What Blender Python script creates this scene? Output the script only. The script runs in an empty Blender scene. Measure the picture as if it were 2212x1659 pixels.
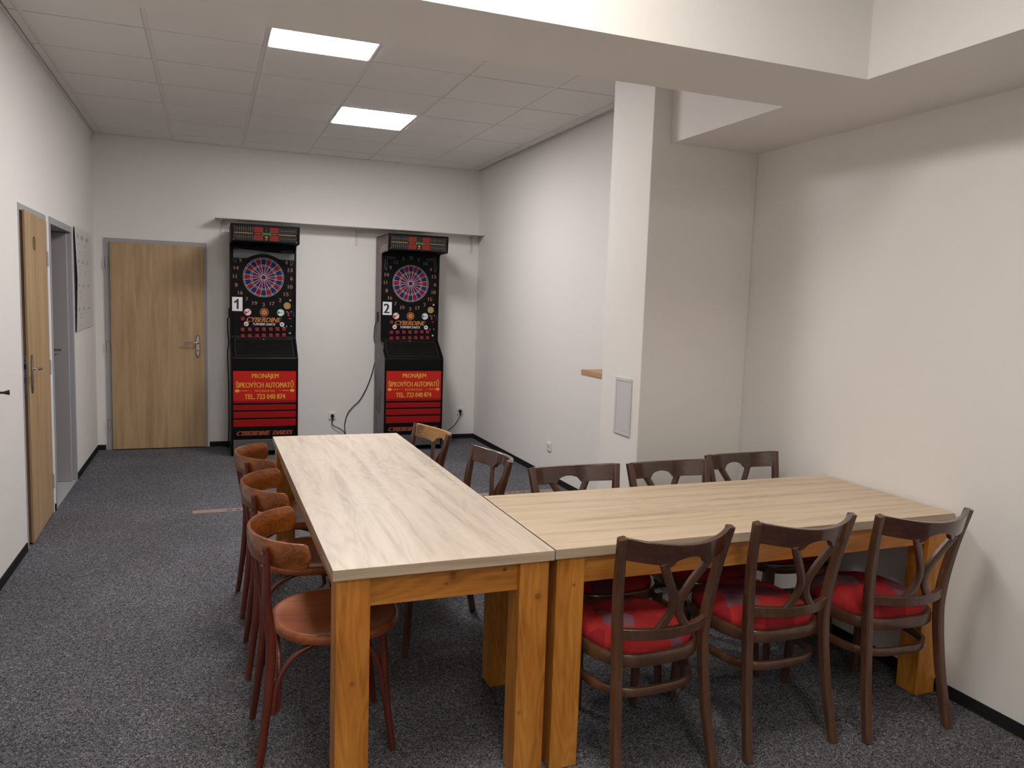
import bpy, bmesh, math, random
from mathutils import Vector, Matrix
random.seed(7)
C = bpy.context.scene.collection
SC = bpy.context.scene
PI = math.pi

# ------------------------------------------------------------------ camera
F_PX, YAW, PITCH, ROLL, EYE = 1677.93, 0.3736, 0.1029, 0.0337, 1.532
fw = Vector((math.sin(YAW)*math.cos(PITCH), math.cos(YAW)*math.cos(PITCH), -math.sin(PITCH)))
rt = Vector((math.cos(YAW), -math.sin(YAW), 0)); up = rt.cross(fw)
rt2 = math.cos(ROLL)*rt + math.sin(ROLL)*up
up2 = -math.sin(ROLL)*rt + math.cos(ROLL)*up
cd = bpy.data.cameras.new('camera'); cam = bpy.data.objects.new('camera', cd); C.objects.link(cam)
cam.matrix_world = Matrix(((rt2.x, up2.x, -fw.x, 0), (rt2.y, up2.y, -fw.y, 0), (rt2.z, up2.z, -fw.z, EYE), (0, 0, 0, 1)))
cd.sensor_fit = 'HORIZONTAL'; cd.sensor_width = 36; cd.lens = F_PX*36/2212; cd.clip_start = 0.05
SC.camera = cam
# ------------------------------------------------------------------ world, exposure
w = bpy.data.worlds.new('world'); SC.world = w; w.use_nodes = True
w.node_tree.nodes['Background'].inputs[0].default_value = (0.8, 0.8, 0.85, 1)
w.node_tree.nodes['Background'].inputs[1].default_value = 0.05
vs = SC.view_settings; vs.view_transform = 'Standard'; vs.look = 'None'; vs.gamma = 1; vs.use_curve_mapping = False
vs.exposure = 0.14
HALL_POWER, NEAR_POWER = 36.0, 26.5

# ------------------------------------------------------------------ room numbers
L, R, D, H, YB = -1.0, 2.791, 8.284, 2.972, -3.2
HS, S, DW, CX, CFAR = 2.386, 2.237, 3.565, 2.127, 4.0
BN, BF = 2.268, 2.71

# ------------------------------------------------------------------ materials
def srgb(r, g, b):
    f = lambda c: (c/255/12.92) if c/255 <= 0.04045 else ((c/255+0.055)/1.055)**2.4
    return (f(r), f(g), f(b), 1)
def newmat(name):
    m = bpy.data.materials.new(name); m.use_nodes = True
    nt = m.node_tree; return m, nt, nt.nodes['Principled BSDF']
def plain(name, col, rough=0.6, metal=0.0, spec=0.5, coat=0.0, bump=None, alpha=None):
    m, nt, b = newmat(name)
    b.inputs['Base Color'].default_value = col; b.inputs['Roughness'].default_value = rough
    b.inputs['Metallic'].default_value = metal; b.inputs['Specular IOR Level'].default_value = spec
    b.inputs['Coat Weight'].default_value = coat; b.inputs['Coat Roughness'].default_value = 0.1
    # slight unevenness so no surface is perfectly uniform
    n = nt.nodes.new('ShaderNodeTexNoise'); n.inputs['Scale'].default_value = bump[0] if bump else 9
    tc = nt.nodes.new('ShaderNodeTexCoord'); nt.links.new(tc.outputs['Object'], n.inputs['Vector'])
    if bump:
        bp = nt.nodes.new('ShaderNodeBump'); bp.inputs['Strength'].default_value = bump[1]; bp.inputs['Distance'].default_value = bump[2]
        n.inputs['Detail'].default_value = 4
        nt.links.new(n.outputs['Fac'], bp.inputs['Height']); nt.links.new(bp.outputs['Normal'], b.inputs['Normal'])
    mr = nt.nodes.new('ShaderNodeMapRange'); mr.inputs['To Min'].default_value = max(0, rough-0.04); mr.inputs['To Max'].default_value = min(1, rough+0.04)
    nt.links.new(n.outputs['Fac'], mr.inputs['Value']); nt.links.new(mr.outputs['Result'], b.inputs['Roughness'])
    if alpha is not None: b.inputs['Alpha'].default_value = alpha
    return m
def ramp(nt, stops):
    r = nt.nodes.new('ShaderNodeValToRGB'); e = r.color_ramp.elements
    while len(e) > 1: e.remove(e[-1])
    e[0].position, e[0].color = stops[0]
    for p, c in stops[1:]:
        x = e.new(p); x.color = c
    return r
def wood(name, stops, axis=0, stretch=14, scale=3.0, rough=0.4, coat=0.0, fine=0.35, ring=0.5, knots=None, dist=2.0, spec=0.5):
    """grain runs along the object's own axis"""
    m, nt, b = newmat(name); N = nt.nodes.new; K = nt.links.new
    tc = N('ShaderNodeTexCoord'); mp = N('ShaderNodeMapping'); K(tc.outputs['Object'], mp.inputs['Vector'])
    sc = [stretch]*3; sc[axis] = 1.0; mp.inputs['Scale'].default_value = sc
    n1 = N('ShaderNodeTexNoise'); n1.inputs['Scale'].default_value = scale*0.35; n1.inputs['Detail'].default_value = 5; n1.inputs['Distortion'].default_value = dist*0.4
    K(mp.outputs['Vector'], n1.inputs['Vector'])
    n2 = N('ShaderNodeTexNoise'); n2.inputs['Scale'].default_value = scale*4; n2.inputs['Detail'].default_value = 6
    mp2 = N('ShaderNodeMapping'); s2 = [stretch*2.0]*3; s2[axis] = 1.0; mp2.inputs['Scale'].default_value = s2
    K(tc.outputs['Object'], mp2.inputs['Vector']); K(mp2.outputs['Vector'], n2.inputs['Vector'])
    # cathedral rings: sine of a stretched low noise
    mp3 = N('ShaderNodeMapping'); s3 = [4.5]*3; s3[axis] = 0.9; mp3.inputs['Scale'].default_value = s3; K(tc.outputs['Object'], mp3.inputs['Vector'])
    n3 = N('ShaderNodeTexNoise'); n3.inputs['Scale'].default_value = 1.3; n3.inputs['Detail'].default_value = 2.5; n3.inputs['Distortion'].default_value = 0.5
    K(mp3.outputs['Vector'], n3.inputs['Vector'])
    mu = N('ShaderNodeMath'); mu.operation = 'MULTIPLY'; mu.inputs[1].default_value = 60*scale/3; K(n3.outputs['Fac'], mu.inputs[0])
    si = N('ShaderNodeMath'); si.operation = 'SINE'; K(mu.outputs[0], si.inputs[0])
    rg = N('ShaderNodeMath'); rg.operation = 'MULTIPLY'; rg.inputs[1].default_value = 0.12*ring; K(si.outputs[0], rg.inputs[0])
    fi = N('ShaderNodeMath'); fi.operation = 'MULTIPLY_ADD'; fi.inputs[1].default_value = fine; K(n2.outputs['Fac'], fi.inputs[0]); K(n1.outputs['Fac'], fi.inputs[2])
    ad = N('ShaderNodeMath'); ad.operation = 'ADD'; K(fi.outputs[0], ad.inputs[0]); K(rg.outputs[0], ad.inputs[1])
    sb = N('ShaderNodeMath'); sb.operation = 'SUBTRACT'; sb.inputs[1].default_value = fine*0.5; K(ad.outputs[0], sb.inputs[0])
    r = ramp(nt, stops); K(sb.outputs[0], r.inputs[0]); col = r.outputs[0]
    if knots:
        for k in knots:      # a knot: (x, y, z, radius) in the part's own coordinates, an irregular dark eye
            d = N('ShaderNodeVectorMath'); d.operation = 'DISTANCE'; K(tc.outputs['Object'], d.inputs[0]); d.inputs[1].default_value = k[:3]
            kn = N('ShaderNodeTexNoise'); kn.inputs['Scale'].default_value = 90; K(tc.outputs['Object'], kn.inputs['Vector'])
            dd = N('ShaderNodeMath'); dd.operation = 'MULTIPLY_ADD'; dd.inputs[1].default_value = 0.010; K(kn.outputs['Fac'], dd.inputs[0]); K(d.outputs['Value'], dd.inputs[2])
            q_ = k[3]*0.45; o_ = 0.005
            rr = ramp(nt, [(0.0, (.95, .95, .95, 1)), (o_+q_*0.55, (0.35, 0.35, 0.35, 1)), (o_+q_*0.8, (0.9, 0.9, 0.9, 1)), (o_+q_*1.3, (0.25, 0.25, 0.25, 1)), (o_+q_*3.2, (0, 0, 0, 1))])
            K(dd.outputs[0], rr.inputs[0])
            mx = N('ShaderNodeMix'); mx.data_type = 'RGBA'; K(rr.outputs[0], mx.inputs[0]); K(col, mx.inputs[6]); mx.inputs[7].default_value = srgb(88, 44, 14)
            col = mx.outputs[2]
    K(col, b.inputs['Base Color'])
    b.inputs['Roughness'].default_value = rough; b.inputs['Coat Weight'].default_value = coat; b.inputs['Coat Roughness'].default_value = 0.08
    b.inputs['Specular IOR Level'].default_value = spec
    bp = N('ShaderNodeBump'); bp.inputs['Strength'].default_value = 0.08; bp.inputs['Distance'].default_value = 0.001
    K(n2.outputs['Fac'], bp.inputs['Height']); K(bp.outputs['Normal'], b.inputs['Normal'])
    return m

M = {}
M['wall'] = plain('painted_wall', (0.78, 0.755, 0.735, 1), 0.75, spec=0.25, bump=(90, 0.05, 0.002))
M['rough_wall'] = plain('rough_plaster', (0.80, 0.775, 0.75, 1), 0.8, spec=0.2, bump=(80, 0.2, 0.003))
M['tile'] = plain('ceiling_tile', (0.78, 0.755, 0.725, 1), 0.9, spec=0.1, bump=(160, 0.08, 0.002))
M['tbar'] = plain('ceiling_grid', (0.72, 0.69, 0.66, 1), 0.55)
M['dark_gap'] = plain('gap_black', (0.05, 0.045, 0.04, 1), 0.9)
M['frame_grey'] = plain('grey_door_frame', srgb(160, 161, 166), 0.5)
M['leaf_grey'] = plain('grey_door_leaf', srgb(168, 164, 166), 0.55)
M['threshold'] = plain('grey_threshold', srgb(170, 172, 174), 0.5)
M['steel'] = plain('brushed_steel', srgb(196, 190, 180), 0.25, metal=1.0)
M['steel_dark'] = plain('tarnished_steel', srgb(130, 122, 112), 0.35, metal=1.0)
M['white_plastic'] = plain('white_plastic', srgb(226, 224, 222), 0.35)
M['panel_white'] = plain('white_hatch', srgb(206, 205, 208), 0.45)
M['shelf_white'] = plain('white_shelf', srgb(214, 210, 204), 0.5)
M['black_rubber'] = plain('black_rubber', (0.008, 0.008, 0.008, 1), 0.5)
M['black'] = plain('black_cabinet', (0.003, 0.003, 0.003, 1), 0.45, spec=0.14)
M['black_gloss'] = plain('black_glass', (0.006, 0.006, 0.006, 1), 0.15, spec=0.35)
M['black_matt'] = plain('black_board', (0.0035, 0.0035, 0.005, 1), 0.5, spec=0.12)
M['kick'] = plain('dark_grey_kick_plate', (0.055, 0.055, 0.06, 1), 0.35)
M['seg_dark'] = plain('bull_purple_black', (0.008, 0.005, 0.009, 1), 0.7, spec=0.1)
M['line_dark'] = plain('faint_grey_lines', (0.014, 0.014, 0.013, 1), 0.8, spec=0.1)
M['red_ad'] = plain('red_print', (0.46, 0.012, 0.008, 1), 0.35, spec=0.3)
M['red_dark'] = plain('deep_red_print', (0.22, 0.005, 0.012, 1), 0.35, spec=0.3)
M['red_stripe'] = plain('stripe_red', (0.27, 0.003, 0.004, 1), 0.35, spec=0.3)
M['yellow'] = plain('yellow_lettering', (0.66, 0.36, 0.03, 1), 0.5)
M['orange'] = plain('orange_lettering', (0.42, 0.15, 0.03, 1), 0.5)
M['orange_dark'] = plain('dull_orange_lettering', (0.40, 0.085, 0.03, 1), 0.5)
M['num_orange'] = plain('orange_numeral', (0.24, 0.10, 0.035, 1), 0.5)
M['num_grey'] = plain('grey_numeral', (0.045, 0.045, 0.05, 1), 0.6)
M['seg_red'] = plain('segment_red', (0.20, 0.012, 0.022, 1), 0.7, spec=0.1)
M['seg_blue'] = plain('segment_blue', (0.012, 0.022, 0.105, 1), 0.7, spec=0.1)
M['spider'] = plain('spider_white', (0.55, 0.50, 0.50, 1), 0.5)
M['button_red'] = plain('button_red', (0.19, 0.005, 0.010, 1), 0.2, spec=0.6)
M['display_red'] = plain('display_red', (0.17, 0.020, 0.013, 1), 0.4, spec=0.2)
M['grille'] = plain('grille_grey', (0.10, 0.10, 0.09, 1), 0.5)
M['green'] = plain('display_green', (0.012, 0.12, 0.035, 1), 0.4)
M['brass'] = plain('stripe_brass', (0.15, 0.095, 0.035, 1), 0.5)
M['white_print'] = plain('white_print', (0.62, 0.62, 0.60, 1), 0.5)
M['grey_print'] = plain('grey_print', (0.22, 0.22, 0.22, 1), 0.6)
M['top_band'] = plain('grey_band', (0.125, 0.13, 0.135, 1), 0.35)
M['card'] = plain('white_card', (0.70, 0.72, 0.73, 1), 0.45)
M['ink'] = plain('black_ink', (0.010, 0.010, 0.010, 1), 0.5)
M['gold_disc'] = plain('gold_disc', (0.42, 0.28, 0.07, 1), 0.4)
M['amber'] = plain('amber_disc', (0.62, 0.20, 0.02, 1), 0.4)
M['disc_green'] = plain('green_disc', (0.02, 0.16, 0.07, 1), 0.4)
M['disc_red'] = plain('red_disc', (0.34, 0.02, 0.02, 1), 0.4)
M['maroon'] = plain('maroon_disc', (0.09, 0.012, 0.015, 1), 0.4)
M['mesh_black'] = plain('instruction_sheet', (0.005, 0.005, 0.0045, 1), 0.7, spec=0.1, bump=(300, 0.4, 0.002))
M['paper'] = plain('sheet_paper', (0.64, 0.635, 0.63, 1), 0.4)
M['pencil'] = plain('faint_print', (0.44, 0.43, 0.43, 1), 0.7)
M['pencil_dark'] = plain('print_marks', (0.26, 0.25, 0.25, 1), 0.7)
M['tape'] = plain('throw_line_strip', srgb(140, 122, 114), 0.6)
M['tape_ink'] = plain('strip_ink', srgb(40, 28, 26), 0.6)
# side artwork of cabinet: mauve smoky print
def artwork():
    m, nt, b = newmat('side_artwork'); N = nt.nodes.new; K = nt.links.new
    tc = N('ShaderNodeTexCoord'); sp = N('ShaderNodeSeparateXYZ'); K(tc.outputs['Object'], sp.inputs[0])
    n = N('ShaderNodeTexNoise'); n.inputs['Scale'].default_value = 4; n.inputs['Detail'].default_value = 6; K(tc.outputs['Object'], n.inputs['Vector'])
    a = N('ShaderNodeMath'); a.operation = 'MULTIPLY_ADD'; a.inputs[1].default_value = 0.4; K(n.outputs['Fac'], a.inputs[0]); 
    d = N('ShaderNodeMath'); d.operation = 'MULTIPLY'; d.inputs[1].default_value = 0.36; K(sp.outputs['Z'], d.inputs[0]); K(d.outputs[0], a.inputs[2])
    r = ramp(nt, [(0.15, (0.035, 0.030, 0.032, 1)), (0.50, (0.065, 0.045, 0.055, 1)), (0.62, (0.045, 0.04, 0.045, 1)), (0.78, (0.11, 0.05, 0.065, 1)), (0.92, (0.13, 0.045, 0.05, 1)), (1.0, (0.03, 0.022, 0.022, 1))])
    K(a.outputs[0], r.inputs[0]); K(r.outputs[0], b.inputs['Base Color']); b.inputs['Roughness'].default_value = 0.35
    return m
M['art'] = artwork()
oak = [(0.22, srgb(176, 160, 144)), (0.38, srgb(194, 178, 162)), (0.50, srgb(203, 188, 172)), (0.72, srgb(211, 197, 181))]
M['oak_top'] = wood('pale_oak_top', oak, 0, 15, 4.0, 0.42, fine=0.40, ring=0.55, dist=0.8, spec=0.45)
M['oak_tan'] = wood('tan_oak_top', [(0.24, srgb(172, 151, 128)), (0.38, srgb(194, 172, 146)), (0.50, srgb(205, 183, 156)), (0.72, srgb(213, 192, 165))], 0, 16, 4.0, 0.42, fine=0.40, ring=0.30, dist=0.8, spec=0.45)
M['oak_edge'] = wood('pale_oak_edge', [(0.2, srgb(140, 120, 100)), (0.5, srgb(176, 156, 134)), (0.8, srgb(190, 172, 150))], 0, 30, 2.4, 0.5, fine=0.5, ring=0.03)
M['oak_end'] = wood('pale_oak_end', [(0.2, srgb(140, 120, 100)), (0.5, srgb(176, 156, 134)), (0.8, srgb(190, 172, 150))], 1, 30, 2.4, 0.5, fine=0.5, ring=0.03)
M['door_oak'] = wood('oak_door', [(0.2, srgb(146, 119, 86)), (0.42, srgb(168, 139, 103)), (0.58, srgb(178, 150, 113)), (0.8, srgb(188, 161, 124))], 2, 16, 3, 0.5, fine=0.45, ring=0.08)
M['door_edge'] = wood('oak_door_edge', [(0.2, srgb(120, 92, 62)), (0.6, srgb(150, 118, 82)), (0.85, srgb(165, 135, 98))], 2, 20, 3, 0.55, fine=0.4, ring=0.1)
pine = [(0.2, srgb(146, 88, 26)), (0.42, srgb(178, 112, 40)), (0.6, srgb(190, 126, 50)), (0.85, srgb(206, 146, 70))]
def pinem(name, axis, knots): return wood(name, pine, axis, 11, 4.5, 0.36, coat=0.12, fine=0.4, ring=0.7, knots=knots)
M['ledge_oak'] = wood('oak_ledge', [(0.2, srgb(150, 116, 84)), (0.6, srgb(178, 142, 106)), (0.85, srgb(190, 156, 120))], 1, 14, 3, 0.5)
M['cherry'] = wood('cherry_stained_wood', [(0.2, srgb(82, 38, 12)), (0.42, srgb(116, 60, 22)), (0.6, srgb(138, 76, 30)), (0.85, srgb(158, 94, 42))], 0, 7, 6, 0.28, coat=0.35, fine=0.4, ring=0.6, spec=0.35)
M['cherry_leg'] = wood('red_brown_stained_leg', [(0.2, srgb(60, 23, 16)), (0.5, srgb(88, 35, 24)), (0.8, srgb(112, 49, 34))], 2, 10, 4, 0.36, coat=0.2, fine=0.3, ring=0.3)
M['cherry_seat'] = wood('cherry_seat_ply', [(0.2, srgb(112, 54, 24)), (0.45, srgb(144, 76, 38)), (0.65, srgb(160, 90, 48)), (0.85, srgb(174, 104, 60))], 1, 6, 5, 0.36, coat=0.2, fine=0.35, ring=0.4)
M['walnut'] = wood('dark_walnut_frame', [(0.2, srgb(54, 35, 25)), (0.5, srgb(78, 51, 37)), (0.8, srgb(100, 68, 49))], 2, 10, 4, 0.3, coat=0.35, fine=0.35, ring=0.3)
M['walnut_rail'] = wood('dark_walnut_rail', [(0.2, srgb(44, 22, 16)), (0.5, srgb(66, 34, 24)), (0.8, srgb(92, 52, 38))], 0, 8, 4, 0.24, coat=0.6, fine=0.3, ring=0.3)
M['worn_rail'] = wood('rubbed_bare_wood', [(0.25, srgb(84, 52, 28)), (0.38, srgb(138, 98, 52)), (0.55, srgb(164, 122, 70)), (0.85, srgb(182, 142, 90))], 0, 4, 6, 0.4, coat=0.3, fine=0.5, ring=0.3)
def emis(name, col, s):
    m = bpy.data.materials.new(name); m.use_nodes = True; nt = m.node_tree; nt.nodes.clear()
    e = nt.nodes.new('ShaderNodeEmission'); e.inputs[0].default_value = col; e.inputs[1].default_value = s
    o = nt.nodes.new('ShaderNodeOutputMaterial'); nt.links.new(e.outputs[0], o.inputs[0]); return m
M['led_hall'] = emis('led_hall', (1.0, 0.965, 0.95, 1), HALL_POWER)
M['led_near'] = emis('led_near', (1.0, 0.95, 0.86, 1), NEAR_POWER)
def carpet():
    m, nt, b = newmat('speckled_carpet'); N = nt.nodes.new; K = nt.links.new
    tc = N('ShaderNodeTexCoord')
    n = N('ShaderNodeTexNoise'); n.inputs['Scale'].default_value = 120; n.inputs['Detail'].default_value = 2.5; n.inputs['Roughness'].default_value = 0.65; n.inputs['Distortion'].default_value = 1.8; K(tc.outputs['Object'], n.inputs['Vector'])
    r = ramp(nt, [(0.36, (0.011, 0.011, 0.013, 1)), (0.46, (0.060, 0.061, 0.069, 1)), (0.56, (0.155, 0.156, 0.172, 1)), (0.67, (0.34, 0.34, 0.36, 1)), (0.76, (0.52, 0.52, 0.54, 1))])
    K(n.outputs['Fac'], r.inputs[0])
    n2 = N('ShaderNodeTexNoise'); n2.inputs['Scale'].default_value = 1.6; n2.inputs['Detail'].default_value = 3; K(tc.outputs['Object'], n2.inputs['Vector'])
    mr = N('ShaderNodeMapRange'); mr.inputs['From Min'].default_value = 0.35; mr.inputs['From Max'].default_value = 0.65; mr.inputs['To Min'].default_value = 0.9; mr.inputs['To Max'].default_value = 1.1
    K(n2.outputs['Fac'], mr.inputs['Value'])
    mx = N('ShaderNodeVectorMath'); mx.operation = 'SCALE'; K(r.outputs[0], mx.inputs[0]); K(mr.outputs['Result'], mx.inputs['Scale'])
    K(mx.outputs[0], b.inputs['Base Color']); b.inputs['Roughness'].default_value = 0.95; b.inputs['Specular IOR Level'].default_value = 0.1
    bp = N('ShaderNodeBump'); bp.inputs['Strength'].default_value = 0.6; bp.inputs['Distance'].default_value = 0.004
    K(n.outputs['Fac'], bp.inputs['Height']); K(bp.outputs['Normal'], b.inputs['Normal']); return m
M['carpet'] = carpet()
M['carpet_edge'] = plain('dark_carpet_edging', (0.018, 0.018, 0.020, 1), 0.9, spec=0.1, bump=(200, 0.3, 0.003))
def fabric():
    m, nt, b = newmat('red_patchwork_fabric'); N = nt.nodes.new; K = nt.links.new
    tc = N('ShaderNodeTexCoord'); oi = N('ShaderNodeObjectInfo')
    mp = N('ShaderNodeMapping'); mp.inputs['Rotation'].default_value = (0, 0, 0.5); K(tc.outputs['Object'], mp.inputs['Vector'])
    cb = N('ShaderNodeCombineXYZ'); K(oi.outputs['Random'], cb.inputs[0]); K(cb.outputs[0], mp.inputs['Location'])
    v = N('ShaderNodeTexVoronoi'); v.distance = 'CHEBYCHEV'; v.inputs['Scale'].default_value = 9.0; v.inputs['Randomness'].default_value = 0.35; K(mp.outputs[0], v.inputs['Vector'])
    sp = N('ShaderNodeSeparateColor'); K(v.outputs['Color'], sp.inputs[0])
    r = ramp(nt, [(0.0, (0.13, 0.035, 0.050, 1)), (0.10, (0.16, 0.075, 0.10, 1)), (0.17, (0.24, 0.014, 0.020, 1)), (0.33, (0.30, 0.018, 0.022, 1)), (0.6, (0.37, 0.024, 0.026, 1)), (1.0, (0.32, 0.018, 0.022, 1))])
    r.color_ramp.interpolation = 'CONSTANT'; K(sp.outputs[0], r.inputs[0])
    n = N('ShaderNodeTexNoise'); n.inputs['Scale'].default_value = 420; n.inputs['Detail'].default_value = 2; K(tc.outputs['Object'], n.inputs['Vector'])
    mr = N('ShaderNodeMapRange'); mr.inputs['From Min'].default_value = 0.3; mr.inputs['From Max'].default_value = 0.7; mr.inputs['To Min'].default_value = 0.7; mr.inputs['To Max'].default_value = 1.25; K(n.outputs['Fac'], mr.inputs['Value'])
    mx = N('ShaderNodeVectorMath'); mx.operation = 'SCALE'; K(r.outputs[0], mx.inputs[0]); K(mr.outputs['Result'], mx.inputs['Scale'])
    K(mx.outputs[0], b.inputs['Base Color']); b.inputs['Roughness'].default_value = 0.9; b.inputs['Specular IOR Level'].default_value = 0.15
    bp = N('ShaderNodeBump'); bp.inputs['Strength'].default_value = 0.3; bp.inputs['Distance'].default_value = 0.001
    K(n.outputs['Fac'], bp.inputs['Height']); K(bp.outputs['Normal'], b.inputs['Normal']); return m
M['fabric'] = fabric()

# ------------------------------------------------------------------ mesh builder
class MB:
    def __init__(s): s.v = []; s.f = []; s.m = []; s.mats = []
    def mi(s, mat):
        if mat not in s.mats: s.mats.append(mat)
        return s.mats.index(mat)
    def add(s, vs, fs, mat):
        o = len(s.v); i = s.mi(mat); s.v += [tuple(v) for v in vs]
        for f in fs: s.f.append(tuple(a+o for a in f)); s.m.append(i)
        return s
    def box(s, x0, x1, y0, y1, z0, z1, mat):
        v = [(x, y, z) for z in (z0, z1) for x, y in ((x0, y0), (x1, y0), (x1, y1), (x0, y1))]
        return s.add(v, [(0, 3, 2, 1), (4, 5, 6, 7), (0, 1, 5, 4), (1, 2, 6, 5), (2, 3, 7, 6), (3, 0, 4, 7)], mat)
    def prism(s, pts, a0, a1, axis, mat):
        """polygon in the plane normal to axis, extruded a0..a1. pts in the two other axes in order"""
        def P(p, a):
            q = list(p); q.insert(axis, a); return tuple(q)
        n = len(pts); v = [P(p, a0) for p in pts] + [P(p, a1) for p in pts]
        f = [tuple(range(n))[::-1], tuple(range(n, 2*n))] + [(i, (i+1) % n, (i+1) % n + n, i+n) for i in range(n)]
        return s.add(v, f, mat)
    def sweep(s, path, a, b, mat, upv=(0, 0, 1), sec='rect', closed=False, seg=10, ch=0.3):
        """a = half size sideways, b = half size along up; numbers or lists"""
        path = [Vector(p) for p in path]; n = len(path); U0 = Vector(upv)
        if sec == 'round': base = [(math.cos(2*PI*i/seg), math.sin(2*PI*i/seg)) for i in range(seg)]
        else: base = [(1-ch, -1), (1, -1+ch), (1, 1-ch), (1-ch, 1), (-1+ch, 1), (-1, 1-ch), (-1, -1+ch), (-1+ch, -1)]
        k = len(base); vs = []
        for i, p in enumerate(path):
            if closed: t = path[(i+1) % n]-path[i-1]
            else: t = path[min(i+1, n-1)]-path[max(i-1, 0)]
            t.normalize(); sd = t.cross(U0)
            if sd.length < 1e-6: sd = Vector((1, 0, 0))
            sd.normalize(); uu = sd.cross(t)
            A = a[i] if isinstance(a, (list, tuple)) else a; B = b[i] if isinstance(b, (list, tuple)) else b
            for x, y in base: vs.append(p+sd*x*A+uu*y*B)
        fs = []; m = n if closed else n-1
        for i in range(m):
            for j in range(k):
                fs.append((i*k+j, i*k+(j+1) % k, ((i+1) % n)*k+(j+1) % k, ((i+1) % n)*k+j))
        if not closed: fs += [tuple(range(k))[::-1], tuple((n-1)*k+j for j in range(k))]
        return s.add(vs, fs, mat)
    def disc(s, c, r, mat, u=(1, 0, 0), v=(0, 0, 1), n=28, depth=0.002, rin=0.0):
        """round plate facing u x v ... front is at c, back at c - n*depth"""
        c = Vector(c); u = Vector(u); v = Vector(v); nn = u.cross(v).normalized()
        ring = [c+u*r*math.cos(2*PI*i/n)+v*r*math.sin(2*PI*i/n) for i in range(n)]
        if rin > 0:
            inner = [c+u*rin*math.cos(2*PI*i/n)+v*rin*math.sin(2*PI*i/n) for i in range(n)]
            return s.add(ring+inner, [(i, (i+1) % n, n+(i+1) % n, n+i) for i in range(n)], mat)
        bk = [p-nn*depth for p in ring]
        return s.add(ring+bk, [tuple(range(n))]+[(i, i+n, (i+1) % n+n, (i+1) % n) for i in range(n)], mat)
    def quad(s, c, w, h, mat, u=(1, 0, 0), v=(0, 0, 1), rot=0):
        c = Vector(c); u = Vector(u); v = Vector(v); a = u*math.cos(rot)+v*math.sin(rot); b = -u*math.sin(rot)+v*math.cos(rot)
        return s.add([c-a*w/2-b*h/2, c+a*w/2-b*h/2, c+a*w/2+b*h/2, c-a*w/2+b*h/2], [(0, 1, 2, 3)], mat)
    def text(s, body, c, w, h, mat, u=(1, 0, 0), v=(0, 0, 1), bold=0.0, shear=0.0):
        cu = bpy.data.curves.new('lettering', 'FONT'); cu.body = body; cu.shear = shear; cu.resolution_u = 3
        o = bpy.data.objects.new('lettering', cu); C.objects.link(o)
        me = bpy.data.meshes.new_from_object(o.evaluated_get(bpy.context.evaluated_depsgraph_get()))
        bpy.data.objects.remove(o); bpy.data.curves.remove(cu)
        if not me.vertices: return s
        xs = [p.co.x for p in me.vertices]; ys = [p.co.y for p in me.vertices]
        x0, x1, y0, y1 = min(xs), max(xs), min(ys), max(ys)
        kx = w/(x1-x0); ky = h/(y1-y0) if h else kx
        c = Vector(c); u = Vector(u); v = Vector(v)
        fs = [tuple(p.vertices) for p in me.polygons]; nn = u.cross(v).normalized()
        hh = (y1-y0)*ky; n = 1 if bold <= 0 else 5
        for k in range(n):
            dx = 0 if n == 1 else (k-2)/2*bold*hh
            s.add([c+u*((p.co.x-(x0+x1)/2)*kx+dx)+v*(p.co.y-(y0+y1)/2)*ky+nn*0.00015*k for p in me.vertices], fs, mat)
        bpy.data.meshes.remove(me)
        return s
    def build(s, name, parent=None, bevel=0, smooth=None, fix=False, loc=None, rot=None, subsurf=0, wn=False):
        me = bpy.data.meshes.new(name); me.from_pydata(s.v, [], s.f)
        for m in s.mats: me.materials.append(m)
        for p, i in zip(me.polygons, s.m): p.material_index = i
        if fix:
            bm = bmesh.new(); bm.from_mesh(me); bmesh.ops.recalc_face_normals(bm, faces=bm.faces); bm.to_mesh(me); bm.free()
        me.update()
        if smooth is not None:
            for p in me.polygons: p.use_smooth = True
            me.set_sharp_from_angle(angle=math.radians(smooth))
        o = bpy.data.objects.new(name, me); C.objects.link(o)
        if parent: o.parent = parent
        if loc: o.location = loc
        if rot: o.rotation_euler = rot
        if subsurf:
            md = o.modifiers.new('subsurf', 'SUBSURF'); md.levels = md.render_levels = subsurf
        if bevel:
            md = o.modifiers.new('bevel', 'BEVEL'); md.width = bevel; md.segments = 2; md.limit_method = 'ANGLE'; md.angle_limit = math.radians(40)
        return o
def thing(name, label, cat, loc=(0, 0, 0), rz=0, group=None, kind=None):
    o = bpy.data.objects.new(name, None); C.objects.link(o); o.location = loc; o.rotation_euler = (0, 0, rz); o.empty_display_size = 0.1
    if label: o['label'] = label
    if cat: o['category'] = cat
    if group: o['group'] = group
    if kind: o['kind'] = kind
    return o
def tag(o, label, cat, group=None):
    o['label'] = label; o['category'] = cat
    if group: o['group'] = group
    return o
def struct(o, label=None):
    o['kind'] = 'structure'
    if label: o['label'] = label
    return o
def dup(root, loc, rz, label):
    r = root.copy(); C.objects.link(r); r.location = loc; r.rotation_euler = (0, 0, rz); r['label'] = label
    for ch in list(root.children):
        c = ch.copy(); C.objects.link(c); c.parent = r
        for g in list(ch.children):
            d = g.copy(); C.objects.link(d); d.parent = c
    return r
def lerp(a, b, t): return a+(b-a)*t
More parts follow.
